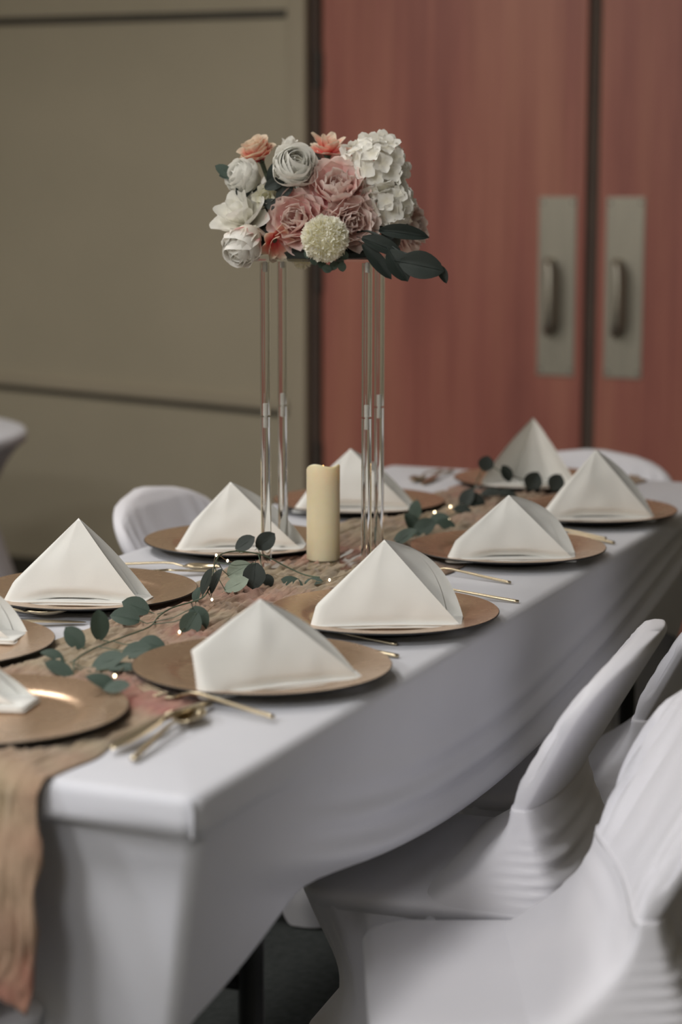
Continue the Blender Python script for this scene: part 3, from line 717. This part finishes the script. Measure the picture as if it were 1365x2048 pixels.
bloom('coral_rose', 514, 308, 40, .015, (-.35, -.35, .8), ROSE, 'p_coral', 'rose', 'coral rose with pale yellow petal edges')
bloom('white_rosebud', 578, 298, 27, .03, (.15, -.3, .9), [(3, 6, 1.3, .8), (4, 25, 1.3, 1.1), (4, 55, 1.1, 1.0)], 'p_white', 'mag', 'small white bud at the top')
bloom('white_ranunculus', 586, 345, 58, -.045, (.15, -.85, .45), RANUN, 'p_white', 'round', 'full white ranunculus')
bloom('white_rose', 496, 362, 48, -.015, (-.65, -.55, .35), RANUN, 'p_white', 'round', 'white rose at the left')
bloom('coral_lily', 656, 295, 42, .04, (.05, -.3, .9), OPEN, 'p_coral', 'open', 'coral bloom with cream tips behind the peonies')
bloom('pink_peony', 672, 378, 72, -.055, (.0, -.8, .55), PEONY, 'p_pink', 'peony', 'large pink peony in the middle', inner='p_blush')
bloom('pink_peony', 592, 440, 62, -.070, (-.25, -.9, .2), PEONY, 'p_pink', 'peony', 'pink peony at the lower left', inner='p_blush')
bloom('blush_peony', 703, 445, 58, -.070, (.25, -.9, .05), PEONY, 'p_blush', 'peony', 'blush peony above the dark leaves')
bloom('white_magnolia', 485, 432, 56, -.040, (-.45, -.55, .6), MAG, 'p_white', 'mag', 'open white bloom at the far left')
bloom('white_tulip_peony', 497, 480, 54, -.085, (-.40, -.60, -.62), TULIP, 'p_whitepink', 'round', 'drooping white bloom with pink petal bases', inner='p_white')
bloom('blush_lily', 560, 488, 36, -.075, (.45, -.6, -.4), [(5, 50, 1.2, .95), (6, 72, 1.25, .95)], 'p_coral', 'mag', 'peach petals under the peonies')
bloom('pink_carnation', 822, 455, 52, .030, (.8, -.45, .05), PEONY, 'p_blush', 'peony', 'pink bloom behind the hydrangea at the right')
bloom('pink_carnation', 800, 490, 44, .020, (.5, -.6, -.4), OPEN, 'p_blush', 'open', 'pink bloom low at the right')
bloom('cream_stock', 535, 395, 26, -.050, (-.2, -.9, .1), OPEN, 'p_cream', 'peony', 'small cream filler flower')
bloom('white_rose', 640, 400, 60, .06, (.1, .6, .6), ROSE, 'p_white', 'round', 'white rose at the back')
bloom('white_rose', 560, 400, 60, .06, (-.4, .6, .5), ROSE, 'p_white', 'round', 'white rose at the back left')
# hydrangea: florets of four petals over a ball
def floret_mesh(seed):
    me = bpy.data.meshes.new('floret'); vs, fs, uv = [], [], []
    for q in range(4):
        a0 = q*PI/2; n0 = len(vs)
        for j in range(6):
            v = j/5; w = .50*(.3 + .7*math.sin(PI*.5*min(1, v*1.5)))*(1 - max(0, (v - .6)/.4)**2*.6)
            for i in range(6):
                u = lerp(-1, 1, i/5); x, y = u*w, v*(1 - .1*u*u); z = .18*v*v*(1 if seed % 2 else -.3) + .16*u*u*v + .06*nz(u*2 + q, v*2, seed) + (.02 if q % 2 else 0)
                vs.append((x*math.cos(a0) - y*math.sin(a0), x*math.sin(a0) + y*math.cos(a0), z)); uv.append((i/5, v))
        for j in range(5):
            for i in range(5): k = n0 + j*6 + i; fs.append((k, k + 1, k + 7, k + 6))
    me.from_pydata(vs, [], fs); ul = me.uv_layers.new(name='UVMap')
    for lp in me.loops: ul.data[lp.index].uv = uv[lp.vertex_index]
    for p in me.polygons: p.use_smooth = True
    me.materials.append(M['p_white']); return me
FLO = [floret_mesh(s) for s in range(4)]
def hydrangea(px, py, rx, rz, ry, dep, n, axis, label, size=.0185):
    c = loc(px, py, dep); ax = Vector(axis).normalized(); b = MB()
    b.tube([c, c - Vector((0, 0, .02)), Vector((c.x*.5, c.y*.5, .006))], [.018, .004, .0025], 8)
    part = b.build('hydrangea', M['stem'], arr); part['label'] = label
    for i in range(n):
        z = 1 - 2*(i + .5)/n; a = i*2.39996; q = math.sqrt(1 - z*z); d = Vector((q*math.cos(a), q*math.sin(a), z))
        if d.dot(ax) < -.35: continue
        jit = Vector([random.uniform(-.3, .3) for _ in range(3)]); nn = (d + jit).normalized()
        p = c + Vector((d.x*rx*S_, d.y*ry*S_, d.z*rz*S_))*random.uniform(.86, 1.04)
        o = bpy.data.objects.new('floret', FLO[i % 4]); COL.objects.link(o); o.parent = part; s = size*random.uniform(.9, 1.12)
        o.matrix_local = frame(p, nn.orthogonal() + Vector([random.uniform(-.6, .6) for _ in range(3)]), nn) @ Matrix.Diagonal((s, s, s, 1))
    return part
hydrangea(748, 345, 62, 66, 60, -.02, 60, (.2, -.8, .5), 'large white hydrangea head at the upper right')
hydrangea(775, 408, 46, 44, 42, -.035, 34, (.3, -.9, .1), 'white hydrangea lobe hanging toward the right')
# cream pompom chrysanthemum
def pompom(px, py, r, dep, axis, n, label, flat=1.0):
    c = loc(px, py, dep); r *= S_; ax = Vector(axis).normalized(); b = MB()
    b.tube([c, c - ax*r*.8, Vector((c.x*.6, c.y*.4, .006))], [r*.75, r*.2, .0025], 10)
    part = b.build('chrysanthemum', M['p_cream'], arr); part['label'] = label
    me = bpy.data.meshes.new('petal_ball'); vs, fs, uv = [], [], []
    for i in range(n):
        z = 1 - 1.75*(i + .5)/n; a = i*2.39996; q = math.sqrt(max(0, 1 - z*z)); t1 = ax.orthogonal().normalized(); t2 = ax.cross(t1)
        d = (ax*z + t1*q*math.cos(a) + t2*q*math.sin(a)).normalized(); s = d.orthogonal().normalized(); s = Matrix.Rotation(random.uniform(0, 6.28), 3, d) @ s; u = d.cross(s)
        k = len(vs); L0, L1 = r*.72, r*random.uniform(.94, 1.06); w = r*.085
        tip = d*L1 + u*r*random.uniform(-.06, .06)
        for P, v in ((d*L0 - s*w*.6, 0), (d*L0 + s*w*.6, 0), (d*(L1*.93) + s*w + u*r*.03, .8), (tip, 1), (d*(L1*.93) - s*w + u*r*.03, .8)):
            vs.append(tuple(c + P)); uv.append((.5, v))
        fs += [(k, k + 1, k + 2), (k, k + 2, k + 4), (k + 4, k + 2, k + 3)]
    me.from_pydata(vs, [], fs); ul = me.uv_layers.new(name='UVMap')
    for lp in me.loops: ul.data[lp.index].uv = uv[lp.vertex_index]
    for p in me.polygons: p.use_smooth = True
    o = obj('petal_ball', me, M['p_cream'], part); o['kind'] = 'stuff'
    return part
pompom(651, 475, 47, -.118, (0, -.9, .15), 520, 'cream pompom chrysanthemum in front')
pompom(603, 522, 22, .050, (0, -.6, -.7), 200, 'cream tuft hanging behind the top plate')
# foliage
def aleaf(px, py, dep, ang, ln, wd, tilt, mname, k=0):
    ph = math.radians(ang); ax = Vector((math.cos(ph), tilt[0], math.sin(ph))); n = Vector((tilt[1], -1, tilt[2]))
    put_leaf(arr, loc(px, py, dep), ax, n, ln*S_, wd*S_, mname, k)
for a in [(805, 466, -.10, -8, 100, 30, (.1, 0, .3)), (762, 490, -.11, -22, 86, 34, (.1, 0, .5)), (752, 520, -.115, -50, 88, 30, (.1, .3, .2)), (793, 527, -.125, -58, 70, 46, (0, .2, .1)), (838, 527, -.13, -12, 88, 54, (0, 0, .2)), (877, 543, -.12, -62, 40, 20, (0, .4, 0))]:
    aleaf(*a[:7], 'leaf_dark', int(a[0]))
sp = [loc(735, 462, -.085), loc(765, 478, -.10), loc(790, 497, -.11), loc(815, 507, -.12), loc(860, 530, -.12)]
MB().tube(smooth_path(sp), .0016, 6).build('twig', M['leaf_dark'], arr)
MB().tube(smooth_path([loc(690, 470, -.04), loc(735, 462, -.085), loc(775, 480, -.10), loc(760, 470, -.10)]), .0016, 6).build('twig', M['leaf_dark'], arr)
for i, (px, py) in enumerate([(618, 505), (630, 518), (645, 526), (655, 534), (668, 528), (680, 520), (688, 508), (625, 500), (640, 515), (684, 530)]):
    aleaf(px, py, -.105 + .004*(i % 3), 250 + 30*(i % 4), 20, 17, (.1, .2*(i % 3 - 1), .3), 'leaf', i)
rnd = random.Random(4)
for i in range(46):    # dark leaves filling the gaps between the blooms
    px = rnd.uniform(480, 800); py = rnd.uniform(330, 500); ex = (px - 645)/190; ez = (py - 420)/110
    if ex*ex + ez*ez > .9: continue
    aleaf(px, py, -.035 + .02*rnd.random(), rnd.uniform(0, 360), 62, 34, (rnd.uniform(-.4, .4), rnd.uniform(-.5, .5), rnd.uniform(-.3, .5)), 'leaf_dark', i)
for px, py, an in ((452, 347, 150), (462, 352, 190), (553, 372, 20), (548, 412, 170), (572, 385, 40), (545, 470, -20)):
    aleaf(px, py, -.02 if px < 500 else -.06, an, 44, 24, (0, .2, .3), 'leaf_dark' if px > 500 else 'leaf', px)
# floral foam pad that carries the stems
MB().lathe([(.085, .0002), (.088, .008), (.075, .022), (.03, .034), (.0, .036)], 24).build('foam_base', M['leaf_dark'], arr)

# ------------------------------------------------------------------ covered folding chairs
def rrect(x0, x1, y0, y1, r, z, n=7, pull=0):
    P = []
    for cx, cy, a0 in ((x1 - r, y1 - r, 0), (x0 + r, y1 - r, PI/2), (x0 + r, y0 + r, PI), (x1 - r, y0 + r, 1.5*PI)):
        for i in range(n):
            a = a0 + PI/2*i/(n - 1); P.append((cx + r*math.cos(a), cy + r*math.sin(a), z))
    return P
def dense(P, m):
    # resample a closed ring to m points at equal arc length
    L = [0]; n = len(P)
    for i in range(n):
        a, b = Vector(P[i]), Vector(P[(i + 1) % n]); L.append(L[-1] + (b - a).length)
    out = []
    for k in range(m):
        d = L[-1]*k/m; i = max(j for j in range(n) if L[j] <= d + 1e-12); seg = L[i + 1] - L[i]
        t = (d - L[i])/seg if seg > 1e-9 else 0; out.append(Vector(P[i]).lerp(Vector(P[(i + 1) % n]), t))
    return out
SEATZ, BACKZ = .430, .778
def backx(z): return -.045 - .57*(z - SEATZ)
def chair_parts():
    D = {}
    # seat cushion under the cover
    b = MB(); x0, x1, hw = -.20, .20, .198
    rings = []
    for ins, z in ((.006, SEATZ - .030), (.001, SEATZ - .016), (0, SEATZ - .011), (.004, SEATZ - .004), (.013, SEATZ), (.05, SEATZ + .002), (.10, SEATZ + .003)):
        rings.append(dense(rrect(x0 + ins, x1 - ins, -hw + ins, hw - ins, max(.02, .055 - ins*.3), z), 96))
    b.loft(rings); D['seat'] = b.mesh('seat', True, None)
    # skirt with gathers, pinched between seat and feet
    b = MB(); rings = []; NL = 22
    for j in range(NL + 1):
        s = j/NL; z = lerp(SEATZ - .012, .004, s); pin = .045*math.sin(PI*min(1, s*1.15))**1.2
        base = dense(rrect(x0 + pin + .004, x1 - pin - .004 + .03*s*s, -hw + pin*.9 + .004, hw - pin*.9 - .004, .05, z), 240); ring = []
        for k, p in enumerate(base):
            a = k/240; g_ = math.sin(a*2*PI*34 + 2*math.sin(a*19))*.5 + math.sin(a*2*PI*21 + 1)*.5
            amp = .0085*math.sin(PI*min(1, s*1.6 + .10))*math.exp(-s*1.1)
            d = Vector((p.x, p.y, 0)).normalized(); q = p + d*g_*amp
            corner = abs(p.x)*abs(p.y)/(.2*.2)
            q.z += .16*(1 - sm(.35, .75, corner))*s*s*1.0              # hem arches between the feet
            ring.append(q)
        rings.append(ring)
    b.grid(rings, closed=True); D['skirt'] = b.mesh('skirt', True, None)
    # backrest
    b = MB(); rings = []
    def hwz(z):
        t = (z - .53)/(BACKZ - .53); w = lerp(.172, .203, min(1, t*1.6)); e = max(0, (t - .62)/.38); return w*math.sqrt(max(0.0, 1 - e**2.6*.985))
    zs = [.552 + (BACKZ - .552)*k/24 for k in range(25)]
    for z in zs:
        w = max(hwz(z), .012); cx = backx(z); ring = []; n = 72; th = .020 if z < BACKZ - .012 else .013
        for k in range(n):
            a = 2*PI*k/n; c, s = math.cos(a), math.sin(a)
            y = w*math.copysign(abs(s)**.55, s); x = th*math.copysign(abs(c)**.5, c)
            pl = .0090*math.sin(y*150 + 1.5*math.sin(y*37))*sm(BACKZ, BACKZ - .14, z)*sm(.555, .60, z) if c > .15 else 0   # gathers on the front
            bow = -.022*(1 - (y/.2)**2)
            ring.append((cx + x + bow + .012 + pl, y + .004*nz(z*9, s), z))
        rings.append(ring)
    b.loft(rings); D['backrest'] = b.mesh('backrest', True, None)
    # gathered waist between backrest and seat
    b = MB(); rings = []; NL = 34; ZT = .560; n = 120
    for j in range(NL + 1):
        s = j/NL; z = lerp(ZT, SEATZ - .012, s); e = s**1.35
        xa = lerp(backx(ZT) + .012 - .022, -.198, e); xb = lerp(backx(ZT) + .012 + .022, .045, s**1.9)
        w = lerp(hwz(ZT) + .002, .197, s**.9) - .006*math.sin(PI*s); ex = lerp(.5, .28, s); ring = []
        for k in range(n):
            a = 2*PI*k/n; c, q = math.cos(a), math.sin(a)
            y = w*math.copysign(abs(q)**lerp(.55, .28, s), q); x = (xa + xb)/2 + (xb - xa)/2*math.copysign(abs(c)**ex, c) - .022*(1 - (y/.2)**2)*(1 - s)
            wv = .0050*math.sin(z*210 + 9*x + 2.6*nz(x*12, y*6, 2))*abs(nz(y*5 + 3, x*9, z*8) + .35)*math.sin(PI*min(1, s*.95 + .03))
            ring.append((x + wv*c, y + math.copysign(wv, y)*min(1, abs(y)/.1), z))
        rings.append(ring)
    b.loft(rings); D['waist'] = b.mesh('waist', True, None)
    return D
CP = chair_parts()
foot_me = MB().lathe([(.014, 0), (.016, .006), (.016, .03), (.013, .036)], 12).mesh('foot', True, 40)
CHAIRS = [
    (.598, .458, 204, 'white covered folding chair nearest the camera at lower right, gathered front of its back visible'),
    (.380, .850, 185, 'white covered folding chair second from the camera, seat tucked under the table edge'),
    (.400, 1.360, 186, 'white covered folding chair at the right photo edge, behind the second chair'),
    (-.370, 1.735, 0, 'white covered chair on the far side, rounded back behind the left napkin'),
    (.020, 2.420, 270, 'white covered chair at the far end of the table before the doors'),
    (-.045, -.090, 90, 'white covered chair at the near end, only its seat corner at the bottom left'),
]
for x, y, a, lab in CHAIRS:
    t = thing('folding_chair', lab, 'chair', (x, y, 0), math.radians(a), 'white covered folding chairs')
    if y < 0: t.scale = (1, 1, 1.09)
    for k in ('seat', 'skirt', 'backrest', 'waist'): obj(k, CP[k], M['chair_spandex'], t)
    for fx in (-.165, .185):
        for fy in (-.165, .165):
            o = obj('foot', foot_me, M['pole_black'], t); o.location = (fx, fy, 0)

# ------------------------------------------------------------------ second table far left
t = thing('cocktail_table', 'blurred table in a white stretch cover at the left photo edge by the wall', 'table', (-2.02, 2.70, 0)); t.scale = (1, 1, .965)
n = 72; rings = []; rows = []
for r, z in ((.02, .752), (.25, .752), (.43, .751), (.448, .745), (.452, .735), (.450, .715), (.43, .70), (.40, .66), (.37, .60), (.36, .54), (.37, .47), (.395, .40), (.43, .30), (.46, .20), (.485, .10), (.495, .02)):
    rows.append([((r + (.02*math.cos(4*2*PI*k/n)*sm(.6, .0, z)))*math.cos(2*PI*k/n), (r + (.02*math.cos(4*2*PI*k/n)*sm(.6, .0, z)))*math.sin(2*PI*k/n), z) for k in range(n)])
b = MB(); b.grid(rows, closed=True); b.cap(rows[0]); b.build('cover', M['spandex'], t, auto=None)
MB().lathe([(.03, .05), (.03, .74)], 16).build('pole', M['pole_black'], t)
MB().lathe([(.26, .0), (.26, .015), (.05, .04), (.03, .05)], 32).build('base', M['pole_black'], t)
MB().lathe([(.43, .715), (.43, .745)], 48).build('tabletop', M['board'], t)
